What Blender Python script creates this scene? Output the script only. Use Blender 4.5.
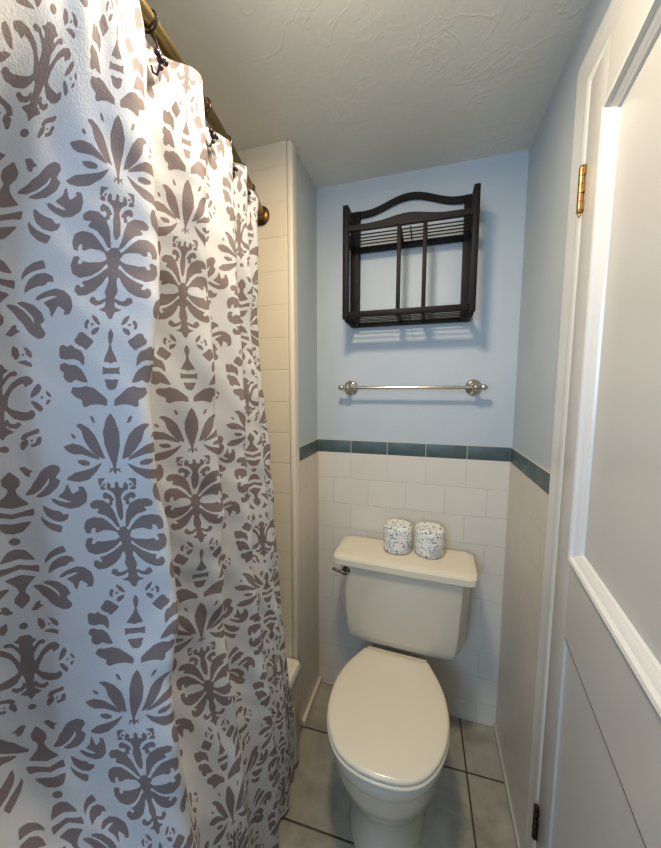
import bpy, bmesh, math, random
import numpy as np
from mathutils import Vector, Matrix

for o in list(bpy.data.objects):
    bpy.data.objects.remove(o, do_unlink=True)
SC = bpy.context.scene
COL = SC.collection
PI = math.pi
R = math.radians

# ------------------------------------------------------------------ camera
CAM = Vector((0.4582, -1.3434, 1.3559))
yaw, pitch, roll, fpx = -0.2883, -0.1001, 0.0005, 326.9
fw = Vector((math.sin(yaw)*math.cos(pitch), math.cos(yaw)*math.cos(pitch), math.sin(pitch)))
rt = Vector((math.cos(yaw), -math.sin(yaw), 0))
up = rt.cross(fw)
rt, up = rt*math.cos(roll)+up*math.sin(roll), up*math.cos(roll)-rt*math.sin(roll)
cd = bpy.data.cameras.new('camera')
cam = bpy.data.objects.new('camera', cd)
COL.objects.link(cam)
cam.matrix_world = Matrix(((rt.x, up.x, -fw.x, CAM.x), (rt.y, up.y, -fw.y, CAM.y),
                           (rt.z, up.z, -fw.z, CAM.z), (0, 0, 0, 1)))
cd.sensor_fit = 'VERTICAL'
cd.sensor_height = 36.0
cd.lens = fpx/848*36.0
cd.clip_start = 0.02
SC.camera = cam

# ------------------------------------------------------------------ light
world = bpy.data.worlds.new('world')
SC.world = world
world.use_nodes = True
bg = world.node_tree.nodes['Background']
bg.inputs[0].default_value = (0.75, 0.85, 1.0, 1)
bg.inputs[1].default_value = 0.6


def area(name, loc, target, size, power, color, shape='DISK', size_y=None):
    ld = bpy.data.lights.new(name, 'AREA')
    ld.shape = shape
    ld.size = size
    if size_y:
        ld.size_y = size_y
    ld.energy = power
    ld.color = color
    o = bpy.data.objects.new(name, ld)
    o.location = loc
    o.rotation_euler = (Vector(target)-Vector(loc)).to_track_quat('-Z', 'Y').to_euler()
    COL.objects.link(o)
    return o


LAMP = (0.285, -0.845, 2.14)
area('ceiling_lamp_light', LAMP, (LAMP[0], LAMP[1], 0), 0.15, 10.6, (1.0, 0.84, 0.61))
ld = bpy.data.lights.new('ceiling_lamp_bulb', 'POINT')
ld.energy = 2.1
ld.color = (1.0, 0.86, 0.66)
ld.shadow_soft_size = 0.05
bulb = bpy.data.objects.new('ceiling_lamp_bulb', ld)
bulb.location = (LAMP[0], LAMP[1], 2.06)
COL.objects.link(bulb)
area('window_daylight', (0.03, -2.55, 1.62), (0.45, 0.0, 1.56), 0.50, 20.5, (0.42, 0.67, 1.0), 'RECTANGLE', 0.75)
SC.view_settings.view_transform = 'Standard'
SC.view_settings.look = 'None'
SC.view_settings.gamma = 1.0
SC.view_settings.use_curve_mapping = False
SC.view_settings.exposure = 0.0

# ------------------------------------------------------------------ room numbers (metres)
W = 0.765          # alcove width
HC = 2.175         # ceiling
JOG = -0.2726      # plane of the tub end wall
HBT, HBB = 1.1486, 1.0942   # border tile top / bottom
TUBX = 0.027
TUBZ = 0.338
REAR = -2.60
FARX = -0.74
TUBEND = -1.86


# ------------------------------------------------------------------ material helpers
def srgb(r, g, b):
    f = lambda c: (c/255/12.92) if c/255 <= 0.04045 else ((c/255+0.055)/1.055)**2.4
    return (f(r), f(g), f(b), 1)


class NT:
    def __init__(s, name):
        s.m = bpy.data.materials.new(name)
        s.m.use_nodes = True
        s.t = s.m.node_tree
        s.b = s.t.nodes['Principled BSDF']

    def n(s, typ, **kw):
        x = s.t.nodes.new(typ)
        for k, v in kw.items():
            setattr(x, k, v)
        return x

    def l(s, a, b):
        s.t.links.new(a, b)

    def coord(s):
        return s.n('ShaderNodeTexCoord').outputs['Object']

    def math(s, op, a, b=None, c=None):
        x = s.n('ShaderNodeMath', operation=op)
        for i, v in enumerate((a, b, c)):
            if v is None:
                continue
            if isinstance(v, (int, float)):
                x.inputs[i].default_value = v
            else:
                s.l(v, x.inputs[i])
        return x.outputs[0]

    def noise(s, vec, scale, detail=3, rough=0.5, dist=0.0):
        x = s.n('ShaderNodeTexNoise')
        x.inputs['Scale'].default_value = scale
        x.inputs['Detail'].default_value = detail
        x.inputs['Roughness'].default_value = rough
        x.inputs['Distortion'].default_value = dist
        s.l(vec, x.inputs['Vector'])
        return x.outputs['Fac']

    def ramp(s, fac, stops):
        x = s.n('ShaderNodeValToRGB')
        e = x.color_ramp.elements
        while len(e) < len(stops):
            e.new(0.5)
        for i, (p, c) in enumerate(stops):
            e[i].position = p
            e[i].color = c if len(c) == 4 else (*c, 1)
        s.l(fac, x.inputs[0])
        return x.outputs[0]

    def mix(s, fac, a, b, blend='MIX'):
        x = s.n('ShaderNodeMix', data_type='RGBA', blend_type=blend)
        for i, v in ((0, fac), (6, a), (7, b)):
            if isinstance(v, (int, float)):
                x.inputs[i].default_value = v
            elif isinstance(v, tuple):
                x.inputs[i].default_value = v
            else:
                s.l(v, x.inputs[i])
        return x.outputs[2]

    def bump(s, h, strength=0.3, dist=0.002, normal=None):
        x = s.n('ShaderNodeBump')
        x.inputs['Strength'].default_value = strength
        x.inputs['Distance'].default_value = dist
        s.l(h, x.inputs['Height'])
        if normal is not None:
            s.l(normal, x.inputs['Normal'])
        s.l(x.outputs[0], s.b.inputs['Normal'])
        return x.outputs[0]

    def base(s, c):
        if isinstance(c, tuple):
            s.b.inputs['Base Color'].default_value = c
        else:
            s.l(c, s.b.inputs['Base Color'])

    def set(s, **kw):
        for k, v in kw.items():
            s.b.inputs[k.replace('_', ' ')].default_value = v
        return s


def plain(name, col, rough=0.5, metal=0.0, var=0.05, scale=8.0, bumpd=0.0, bscale=60, coat=0.0):
    """colour with soft mottling and optional fine bump"""
    t = NT(name)
    v = t.coord()
    f = t.noise(v, scale, 4)
    d = tuple(c*(1-var) for c in col[:3])+(1,)
    u = tuple(min(1, c*(1+var)) for c in col[:3])+(1,)
    t.base(t.ramp(f, [(0.3, d), (0.7, u)]))
    t.set(Roughness=rough, Metallic=metal)
    t.b.inputs['Coat Weight'].default_value = coat
    if bumpd:
        t.bump(t.noise(v, bscale, 3), 0.5, bumpd)
    return t.m


def tile_material(name, axis, col, bw, rh, zoff, uoff, mortar=0.0022, stagger=0.5):
    """running-bond glazed wall tile; axis = which object axis runs along the wall"""
    t = NT(name)
    sep = t.n('ShaderNodeSeparateXYZ')
    t.l(t.coord(), sep.inputs[0])
    comb = t.n('ShaderNodeCombineXYZ')
    t.l(t.math('ADD', sep.outputs[axis], uoff), comb.inputs[0])
    t.l(t.math('ADD', sep.outputs['Z'], -zoff+20*rh), comb.inputs[1])
    br = t.n('ShaderNodeTexBrick')
    br.offset = stagger
    br.squash = 1.0
    t.l(comb.outputs[0], br.inputs['Vector'])
    br.inputs['Scale'].default_value = 1.0
    br.inputs['Brick Width'].default_value = bw
    br.inputs['Row Height'].default_value = rh
    br.inputs['Mortar Size'].default_value = mortar
    br.inputs['Mortar Smooth'].default_value = 0.6
    br.inputs['Bias'].default_value = 0.0
    d = tuple(c*0.965 for c in col[:3])+(1,)
    br.inputs['Color1'].default_value = col
    br.inputs['Color2'].default_value = d
    br.inputs['Mortar'].default_value = tuple(c*0.88 for c in col[:3])+(1,)
    n = t.noise(t.coord(), 9, 4)
    t.base(t.mix(0.10, br.outputs['Color'], t.ramp(n, [(0.3, (0.62, 0.56, 0.45)), (0.7, (0.95, 0.93, 0.9))]), 'MULTIPLY'))
    t.set(Roughness=0.28)
    h = t.math('SUBTRACT', 1.0, br.outputs['Fac'])
    h2 = t.math('ADD', h, t.math('MULTIPLY', n, 0.5))
    t.bump(h2, 0.55, 0.0018)
    return t.m


M = {}


def make_materials():
    # painted walls
    t = NT('blue_grey_paint')
    v = t.coord()
    n = t.noise(v, 5, 5)
    t.base(t.ramp(n, [(0.3, srgb(178, 186, 190)), (0.7, srgb(184, 191, 195))]))
    t.set(Roughness=0.5)
    t.bump(t.math('ADD', t.math('MULTIPLY', t.noise(v, 14, 3), 0.6), t.math('MULTIPLY', t.noise(v, 130, 2), 0.25)), 0.35, 0.004)
    M['paint'] = t.m
    # skip-trowel ceiling
    t = NT('textured_ceiling_plaster')
    v = t.coord()
    n1 = t.noise(v, 6.5, 5, 0.55, 1.6)
    r1 = t.math('ABSOLUTE', t.math('SUBTRACT', n1, 0.5))
    ridge = t.ramp(r1, [(0.0, (1, 1, 1)), (0.035, (0, 0, 0))])
    mask = t.ramp(t.noise(v, 4.0, 2), [(0.48, (0, 0, 0)), (0.6, (1, 1, 1))])
    rm = t.n('ShaderNodeMath', operation='MULTIPLY')
    t.l(ridge, rm.inputs[0])
    t.l(mask, rm.inputs[1])
    h = t.math('ADD', t.math('MULTIPLY', rm.outputs[0], 0.6), t.math('MULTIPLY', t.noise(v, 12, 5, 0.6, 0.8), 1.0))
    t.base(t.ramp(t.noise(v, 4, 4), [(0.3, srgb(220, 217, 206)), (0.7, srgb(226, 223, 212))]))
    t.set(Roughness=0.8)
    t.bump(h, 0.18, 0.010)
    M['ceiling'] = t.m
    TW, RH = 0.1525, 0.112
    cream = srgb(222, 214, 200)
    M['tile_back'] = tile_material('cream_wall_tile_across', 'X', cream, TW, RH, HBB, 20*TW-W+0.003+TW*20)
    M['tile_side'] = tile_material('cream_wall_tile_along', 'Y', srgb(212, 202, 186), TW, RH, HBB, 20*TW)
    M['tile_tub'] = tile_material('cream_shower_tile', 'X', srgb(228, 216, 194), TW, RH, HBB, 20*TW+0.012, 0.0022, 0.0)
    M['tile_trim'] = plain('cream_bullnose_tile', srgb(224, 212, 194), 0.28, 0, 0.03)
    M['border'] = plain('dark_teal_glazed_tile', srgb(73, 89, 88), 0.45, 0, 0.10, 22, 0.0015, 30)
    M['grout'] = plain('pale_grout', srgb(186, 180, 168), 0.8)
    # floor tile : 286 mm squares turned by 1.5 degrees, brown grout
    t = NT('grey_beige_floor_tile')
    mp = t.n('ShaderNodeMapping')
    t.l(t.coord(), mp.inputs['Vector'])
    mp.vector_type = 'TEXTURE'
    mp.inputs['Location'].default_value = (0.63, -0.209, 0)
    mp.inputs['Rotation'].default_value = (0, 0, R(1.5))
    br = t.n('ShaderNodeTexBrick')
    br.offset = 0.0
    off = t.n('ShaderNodeVectorMath', operation='ADD')
    off.inputs[1].default_value = (0.312*20, 0.287*20, 0)
    t.l(mp.outputs[0], off.inputs[0])
    t.l(off.outputs[0], br.inputs['Vector'])
    br.inputs['Scale'].default_value = 1
    br.inputs['Brick Width'].default_value = 0.312
    br.inputs['Row Height'].default_value = 0.287
    br.inputs['Mortar Size'].default_value = 0.0035
    br.inputs['Mortar Smooth'].default_value = 0.2
    v = t.coord()
    n = t.noise(v, 7, 6, 0.6, 0.6)
    veins = t.ramp(n, [(0.28, srgb(132, 125, 108)), (0.5, srgb(158, 151, 133)), (0.72, srgb(178, 172, 154))])
    t.base(t.mix(br.outputs['Fac'], veins, srgb(72, 60, 46)))
    t.set(Roughness=0.38)
    t.bump(t.math('SUBTRACT', t.math('MULTIPLY', n, 0.4), br.outputs['Fac']), 0.5, 0.002)
    M['floor'] = t.m
    M['porcelain'] = plain('bone_porcelain', srgb(208, 197, 176), 0.12, 0, 0.012, 5, coat=0.3)
    M['seat'] = plain('bone_plastic_seat', srgb(224, 212, 188), 0.22, 0, 0.012, 5)
    M['tub'] = plain('white_tub_enamel', srgb(228, 224, 210), 0.15, 0, 0.01)
    M['apron'] = plain('beige_tub_apron', srgb(205, 192, 170), 0.3, 0, 0.03)
    M['espresso'] = plain('espresso_stained_wood', srgb(22, 16, 14), 0.55, 0, 0.25, 40, 0.0005, 90)
    M['nickel'] = plain('brushed_nickel', srgb(196, 188, 176), 0.22, 1.0, 0.04, 60)
    M['dark_nickel'] = plain('tarnished_nickel', srgb(120, 114, 108), 0.25, 1.0, 0.08, 60)
    M['brass'] = plain('aged_brass', srgb(150, 130, 84), 0.32, 1.0, 0.12, 30)
    M['old_brass'] = plain('antique_brass', srgb(120, 92, 52), 0.35, 1.0, 0.25, 50)
    M['hinge_brass'] = plain('worn_hinge_brass', srgb(168, 134, 92), 0.38, 1.0, 0.3, 120)
    M['hinge_dark'] = plain('dark_hinge_bronze', srgb(62, 48, 36), 0.4, 0.9, 0.3, 120)
    M['bronze'] = plain('dark_bronze', srgb(70, 60, 66), 0.3, 0.9, 0.2, 60)
    M['white'] = plain('white_gloss_paint', srgb(212, 212, 209), 0.25, 0, 0.015, 4, 0.0008, 18)
    M['door'] = plain('off_white_door_paint', srgb(192, 191, 188), 0.3, 0, 0.015, 4, 0.0008, 18)
    M['joint'] = plain('joint_shadow_tone', srgb(104, 94, 82), 0.9)  # shadow colour for the strip at the door panel joint
    M['fixture'] = plain('white_lamp_base', srgb(230, 228, 222), 0.4)
    M['linen'] = plain('plain_white_cloth', srgb(196, 190, 178), 0.85, 0, 0.06, 30, 0.001, 200)
    # printed curtain cloth
    t = NT('damask_print_cloth')
    at = t.n('ShaderNodeAttribute', attribute_name='print_mask')
    f = t.ramp(at.outputs['Fac'], [(0.41, (0, 0, 0)), (0.57, (1, 1, 1))])
    v = t.coord()
    n = t.noise(v, 6, 4)
    ground = t.ramp(n, [(0.3, srgb(212, 213, 217)), (0.7, srgb(219, 219, 222))])
    ink = t.ramp(n, [(0.3, srgb(132, 118, 118)), (0.7, srgb(140, 126, 124))])
    c = t.mix(f, ground, ink)
    t.base(c)
    t.set(Roughness=0.75)
    t.bump(t.math('ADD', t.noise(v, 350, 2), t.math('MULTIPLY', t.noise(v, 18, 3), 2.0)), 0.25, 0.003)
    tr = t.n('ShaderNodeBsdfTranslucent')
    t.l(c, tr.inputs['Color'])
    ms = t.n('ShaderNodeMixShader')
    ms.inputs[0].default_value = 0.25
    t.l(t.b.outputs[0], ms.inputs[1])
    t.l(tr.outputs[0], ms.inputs[2])
    t.l(ms.outputs[0], t.t.nodes['Material Output'].inputs['Surface'])
    M['curtain'] = t.m
    # printed wrapper of toilet paper
    for key, patch in (('wrap_a', (0.043, -0.030, 0.030)), ('wrap_b', (0.0, -0.052, 0.028))):
        t = NT('floral_paper_'+key[-1])
        v = t.coord()

        def spots(scale, lo, hi, seed):
            vo = t.n('ShaderNodeTexVoronoi')
            vo.inputs['Scale'].default_value = scale
            mp = t.n('ShaderNodeMapping')
            mp.inputs['Location'].default_value = (seed, seed*1.7, seed*0.3)
            t.l(v, mp.inputs[0])
            t.l(mp.outputs[0], vo.inputs['Vector'])
            return t.ramp(vo.outputs['Distance'], [(lo, (1, 1, 1)), (hi, (0, 0, 0))])
        c = t.mix(spots(88, 0.24, 0.34, 1.0), srgb(232, 228, 220), srgb(134, 138, 120))
        c = t.mix(spots(58, 0.18, 0.25, 3.3), c, srgb(78, 96, 96))
        c = t.mix(spots(82, 0.14, 0.24, 5.1), c, srgb(150, 116, 104))
        gd = t.n('ShaderNodeVectorMath', operation='DISTANCE')
        t.l(v, gd.inputs[0])
        gd.inputs[1].default_value = patch
        lil = t.ramp(t.math('ADD', gd.outputs['Value'], t.math('MULTIPLY', t.noise(v, 70, 2), 0.03)),
                     [(0.024, (0.55, 0.55, 0.55)), (0.042, (0, 0, 0))])
        c = t.mix(lil, c, srgb(150, 140, 172))
        t.base(c)
        t.set(Roughness=0.6)
        t.bump(t.noise(v, 60, 3), 0.3, 0.002)
        M[key] = t.m
    M['paper'] = plain('white_paper', srgb(235, 232, 226), 0.8)


make_materials()
M['espresso'].node_tree.nodes['Principled BSDF'].inputs['Specular IOR Level'].default_value = 0.2


# ------------------------------------------------------------------ mesh helpers
def obj(name, bm, mat, parent=None, smooth=True, angle=35, loc=None):
    me = bpy.data.meshes.new(name)
    bmesh.ops.recalc_face_normals(bm, faces=bm.faces[:])
    bm.to_mesh(me)
    bm.free()
    o = bpy.data.objects.new(name, me)
    COL.objects.link(o)
    for m in (mat if isinstance(mat, (list, tuple)) else [mat]):
        me.materials.append(m)
    if parent is not None:
        o.parent = parent
    if loc is not None:
        o.location = loc
    if smooth:
        me.polygons.foreach_set('use_smooth', [True]*len(me.polygons))
        try:
            me.set_sharp_from_angle(angle=R(angle))
        except Exception:
            pass
    return o


def thing(name, label, cat, loc=(0, 0, 0), rotz=0.0, group=None):
    o = bpy.data.objects.new(name, None)
    COL.objects.link(o)
    o.empty_display_size = 0.05
    o.location = loc
    o.rotation_euler = (0, 0, rotz)
    return tag(o, label, cat, group)


def tag(o, label, cat, group=None):
    o['label'] = label
    o['category'] = cat
    if group:
        o['group'] = group
    return o


def struct(name, bm, mat, parent=None, smooth=False, label=None, cat=None):
    o = obj(name, bm, mat, parent, smooth)
    if parent is None:
        o['kind'] = 'structure'
        if label:
            tag(o, label, cat)
    return o


def box(bm, x0, x1, y0, y1, z0, z1, bev=0.0, seg=2):
    r = bmesh.ops.create_cube(bm, size=1.0)
    vs = r['verts']
    bmesh.ops.scale(bm, vec=(x1-x0, y1-y0, z1-z0), verts=vs)
    bmesh.ops.translate(bm, vec=((x0+x1)/2, (y0+y1)/2, (z0+z1)/2), verts=vs)
    if bev > 0:
        es = set()
        for v in vs:
            es.update(v.link_edges)
        bmesh.ops.bevel(bm, geom=list(es), offset=bev, segments=seg, profile=0.5, affect='EDGES')
    return bm


def B(*a, **k):
    return box(bmesh.new(), *a, **k)


def loft(bm, rings, cap0=True, cap1=True, closed=True):
    rs = [[bm.verts.new(p) for p in ring] for ring in rings]
    n = len(rs[0])
    for a, b in zip(rs[:-1], rs[1:]):
        for i in range(n if closed else n-1):
            j = (i+1) % n
            bm.faces.new((a[i], a[j], b[j], b[i]))
    if cap0:
        bm.faces.new(rs[0][::-1])
    if cap1:
        bm.faces.new(rs[-1])
    return bm


def tube(bm, pts, r, seg=12, cap=True, rz=None):
    """round tube along points; r number or list"""
    pts = [Vector(p) for p in pts]
    n = len(pts)
    rad = r if isinstance(r, (list, tuple)) else [r]*n
    rings = []
    t = (pts[1]-pts[0]).normalized()
    u = t.orthogonal().normalized()
    for i, p in enumerate(pts):
        if i == 0:
            t = (pts[1]-pts[0]).normalized()
        elif i == n-1:
            t = (pts[-1]-pts[-2]).normalized()
        else:
            t = ((pts[i+1]-p).normalized()+(p-pts[i-1]).normalized()).normalized()
        u = (u-t*u.dot(t)).normalized()
        w = t.cross(u)
        rings.append([p+(u*math.cos(a)+w*math.sin(a))*rad[i] for a in [2*PI*k/seg for k in range(seg)]])
    return loft(bm, rings, cap, cap)


def lathe(bm, prof, origin=(0, 0, 0), axis='Z', seg=32):
    """prof = [(r, h)] revolved round the axis through origin"""
    o = Vector(origin)
    A = {'Z': (Vector((1, 0, 0)), Vector((0, 1, 0)), Vector((0, 0, 1))),
         'X': (Vector((0, 1, 0)), Vector((0, 0, 1)), Vector((1, 0, 0))),
         'Y': (Vector((0, 0, 1)), Vector((1, 0, 0)), Vector((0, 1, 0)))}[axis]
    rings = []
    for r, h in prof:
        r = max(r, 1e-5)
        rings.append([o+A[0]*r*math.cos(2*PI*k/seg)+A[1]*r*math.sin(2*PI*k/seg)+A[2]*h for k in range(seg)])
    return loft(bm, rings)


def prism(bm, poly, axis, a, b):
    """extrude a 2-D polygon along an axis from a to b ('Y': poly is x,z; 'X': y,z; 'Z': x,y)"""
    f = {'Y': lambda p, t: (p[0], t, p[1]), 'X': lambda p, t: (t, p[0], p[1]), 'Z': lambda p, t: (p[0], p[1], t)}[axis]
    return loft(bm, [[f(p, a) for p in poly], [f(p, b) for p in poly]])


def catmull(P, n=24):
    P = np.array(P, float)
    P = np.vstack([2*P[0]-P[1], P, 2*P[-1]-P[-2]])
    out = []
    for i in range(1, len(P)-2):
        p0, p1, p2, p3 = P[i-1:i+3]
        for t in np.linspace(0, 1, n, endpoint=False):
            out.append(0.5*((2*p1)+(-p0+p2)*t+(2*p0-5*p1+4*p2-p3)*t*t+(-p0+3*p1-3*p2+p3)*t**3))
    out.append(P[-2])
    return np.array(out)



# ------------------------------------------------------------------ SETTING
struct('floor', B(FARX-0.1, 1.1, REAR-0.1, 0.1, -0.1, 0), M['floor'])
struct('ceiling', B(FARX-0.1, 1.1, REAR-0.1, 0.1, HC, HC+0.1), M['ceiling'])


def tile_split(bm_list):
    return bm_list


# back wall with tile wainscot and border course
wb = struct('wall_back', B(-0.1, W+0.1, 0.0, 0.1, 0, HC), M['paint'])
TP = 0.006
struct('tile_wainscot', B(0, W, -TP, 0.0, 0, HBB), M['tile_back'], wb)


def border_run(parent, along, x0, x1, wallpos, side, joints):
    """dark border tiles, each a bevelled strip; side = direction it stands proud"""
    xs = [x0]+sorted(j for j in joints if x0 < j < x1)+[x1]
    bm = bmesh.new()
    for a, b in zip(xs[:-1], xs[1:]):
        a2, b2 = a+0.0012, b-0.0012
        if along == 'X':
            box(bm, a2, b2, wallpos-TP-0.0015, wallpos, HBB+0.001, HBT-0.001, 0.003, 2)
        else:
            lo, hi = sorted((wallpos, wallpos+side*(TP+0.0015)))
            box(bm, lo, hi, a2, b2, HBB+0.001, HBT-0.001, 0.003, 2)
    obj('border_tile_row', bm, M['border'], parent)
    bm = bmesh.new()
    if along == 'X':
        box(bm, x0, x1, wallpos-TP+0.001, wallpos, HBB, HBT)
    else:
        lo, hi = sorted((wallpos, wallpos+side*(TP-0.001)))
        box(bm, lo, hi, x0, x1, HBB, HBT)
    obj('border_grout', bm, M['grout'], parent, False)


border_run(wb, 'X', TP, W-TP, 0.0, -1, [W-0.003-0.1525*k for k in range(1, 5)])

# left jog wall (between back wall and the tub end wall)
wl = struct('wall_left', B(-0.10, 0.0, JOG+0.012, 0.0, 0, HC), M['paint'])
struct('tile_wainscot', B(0, TP, JOG+0.045, -TP, 0, HBB), M['tile_side'], wl)
border_run(wl, 'Y', -0.222, -TP, 0.0, 1, [-0.075])
bm = bmesh.new()
box(bm, -0.012, 0.008, JOG-0.0005, JOG+0.043, 0, HC, 0.006, 3)
obj('bullnose_corner', bm, M['tile_trim'], wl)

# tub end wall, tub side wall
struct('wall_tub_end', B(FARX-0.1, -0.0115, JOG, JOG+0.10, 0, HC), M['tile_tub'])
struct('wall_tub_side', B(FARX-0.1, FARX, TUBEND-0.1, JOG, 0, HC), M['tile_side'])
struct('wall_tub_front', B(FARX-0.1, -0.01, TUBEND-0.08, TUBEND, 0, HC), M['paint'])
struct('wall_rear_side', B(FARX-0.1, FARX, REAR-0.1, TUBEND-0.08, 0, HC), M['paint'])

# right wall : two pieces and a header round the doorway
bm = bmesh.new()
box(bm, W, W+0.1, -0.52, 0, 0, HC)
box(bm, W, W+0.1, -1.19, -0.52, 1.968, HC)
box(bm, W, W+0.1, REAR, -1.19, 0, HC)
wr = struct('wall_right', bm, M['paint'])
struct('tile_wainscot', B(W-TP, W, -0.455, -TP, 0, HBB), M['tile_side'], wr)
border_run(wr, 'Y', -0.455, -TP, W, -1, [-0.155, -0.3075])
struct('baseboard_right', B(W-0.014, W-TP+0.0005, -0.44, -0.008, 0.0, 0.022, 0.003), M['grout'])
struct('wall_hall', B(1.0, 1.1, REAR, 0, 0, HC), M['paint'])

# rear wall with the window the daylight comes through
bm = bmesh.new()
wx0, wx1, wz0, wz1 = -0.20, 0.40, 1.22, 2.02
box(bm, FARX, wx0, REAR-0.1, REAR, 0, HC)
box(bm, wx1, W, REAR-0.1, REAR, 0, HC)
box(bm, wx0, wx1, REAR-0.1, REAR, 0, wz0)
box(bm, wx0, wx1, REAR-0.1, REAR, wz1, HC)
struct('wall_rear', bm, M['paint'])
bm = bmesh.new()
fy0, fy1 = REAR-0.08, REAR-0.03
box(bm, wx0, wx0+0.04, fy0, fy1, wz0, wz1)
box(bm, wx1-0.04, wx1, fy0, fy1, wz0, wz1)
box(bm, wx0+0.04, wx1-0.04, fy0, fy1, wz0, wz0+0.04)
box(bm, wx0+0.04, wx1-0.04, fy0, fy1, wz1-0.04, wz1)
box(bm, wx0+0.04, wx1-0.04, fy0, fy1, 1.60, 1.64)
struct('window_1', bm, M['white'])

# base strip along the left jog wall and back wall
struct('baseboard_left', B(TP-0.0005, 0.020, JOG+0.044, -0.008, 0, 0.028, 0.004), M['tile_trim'], smooth=True)
struct('baseboard_back', B(0.021, W-0.015, -0.0105, -TP+0.0005, 0, 0.006, 0.002), M['grout'])

# door casing (white) on the right wall : far leg, head, near leg
CX = 0.745
HY, HZ = -0.533, 1.953


bm = bmesh.new()
cw = 0.091
CY0 = -1.186
# profile: (distance in from the outer edge, thickness)
cprof = [(0.0, 0.0), (0.0, 0.013), (0.003, 0.016), (0.056, 0.0165), (0.060, 0.0185), (0.064, 0.021), (0.074, 0.0225), (0.081, 0.0215), (0.0875, 0.018), (0.091, 0.014), (0.091, 0.0)]
rs = []
for d, th in cprof:
    q = cw-d
    rs.append([bm.verts.new(p) for p in ((W-th, HY+q, 0.0), (W-th, HY+q, HZ+q), (W-th, CY0-q, HZ+q), (W-th, CY0-q, 0.0))])
for a, b in zip(rs, rs[1:]+rs[:1]):
    for i in range(3):
        bm.faces.new((a[i], a[i+1], b[i+1], b[i]))
# jamb lining
box(bm, W-0.013, W+0.099, HY+0.001, -0.521, 0, HZ+0.001)
box(bm, W-0.0125, W+0.098, CY0-0.004, HY+0.012, HZ+0.002, HZ+0.014)
box(bm, W-0.013, W+0.099, CY0-0.003, CY0-0.0005, 0, HZ+0.001)
struct('trim_1', bm, M['white'], smooth=True)

# ------------------------------------------------------------------ door (ajar, hinged on its far edge)
TH = 0.112
DW, DT = 0.635, 0.034
door = bpy.data.objects.new('door_1', None)
COL.objects.link(door)
door.location = (0.742, HY-0.004, 0)
# local +x runs along the door away from the hinge, local +y is the face towards the bathroom
ex = Vector((-math.sin(TH), -math.cos(TH), 0))
ey = Vector((-math.cos(TH), math.sin(TH), 0))
door.rotation_euler = (0, 0, math.atan2(ex.y, ex.x))
# ez = ex x ey must be +z ; if not, faces are mirrored in y
SY = 1.0 if ex.cross(ey).z > 0 else -1.0
door['kind'] = 'structure'


def db(bm, x0, x1, y0, y1, z0, z1, bev=0.0, seg=2):
    a, b = sorted((y0*SY, y1*SY))
    return box(bm, x0, x1, a, b, z0, z1, bev, seg)


P0, P1 = 0.100, DW-0.100
bm = bmesh.new()
db(bm, 0.002, P0, -DT, 0, 0.012, 1.945, 0.002)
db(bm, P1, DW, -DT, 0, 0.012, 1.945, 0.002)
db(bm, P0-0.001, P1+0.001, -DT, 0, 1.835, 1.945, 0.0)
db(bm, P0-0.001, P1+0.001, -DT, 0, 0.874, 1.032, 0.0)
db(bm, P0-0.001, P1+0.001, -DT, 0, 0.012, 0.24, 0.0)
obj('door_frame', bm, M['door'], door)
obj('upper_panel', db(bmesh.new(), P0-0.004, P1+0.004, -DT+0.006, -0.014, 1.026, 1.841), M['door'], door, False)
# raised lower panel, bevelled to its edges
bm = bmesh.new()


def panel_ring(d, y):
    return [(P0+d, y*SY, 0.24+d), (P1-d, y*SY, 0.24+d), (P1-d, y*SY, 0.874-d), (P0+d, y*SY, 0.874-d)]


loft(bm, [panel_ring(-0.004, -DT+0.006), panel_ring(-0.004, -0.005)])
obj('lower_panel', bm, M['door'], door, False)
obj('joint_shadow_strip', db(bmesh.new(), P0+0.001, P1-0.001, -0.006, 0.0003, 0.8722, 0.8745), M['joint'], door, False)['label'] = 'dark strip painting in the shadow at the joint above the lower panel'  # thin dark strip, paints in the shadow line along the panel's top joint
# moulding round the upper panel
bm = bmesh.new()
z0, z1 = 1.032, 1.835
prof = [(0.0, -0.0135), (0.0, 0.0035), (0.004, 0.006), (0.009, 0.0045), (0.0115, -0.001), (0.015, -0.003), (0.019, -0.0075), (0.022, -0.0095), (0.0235, -0.0145)]


def mould_ring(d, y):
    return [(P0+d, y*SY, z0+d), (P1-d, y*SY, z0+d), (P1-d, y*SY, z1-d), (P0+d, y*SY, z1-d)]


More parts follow.
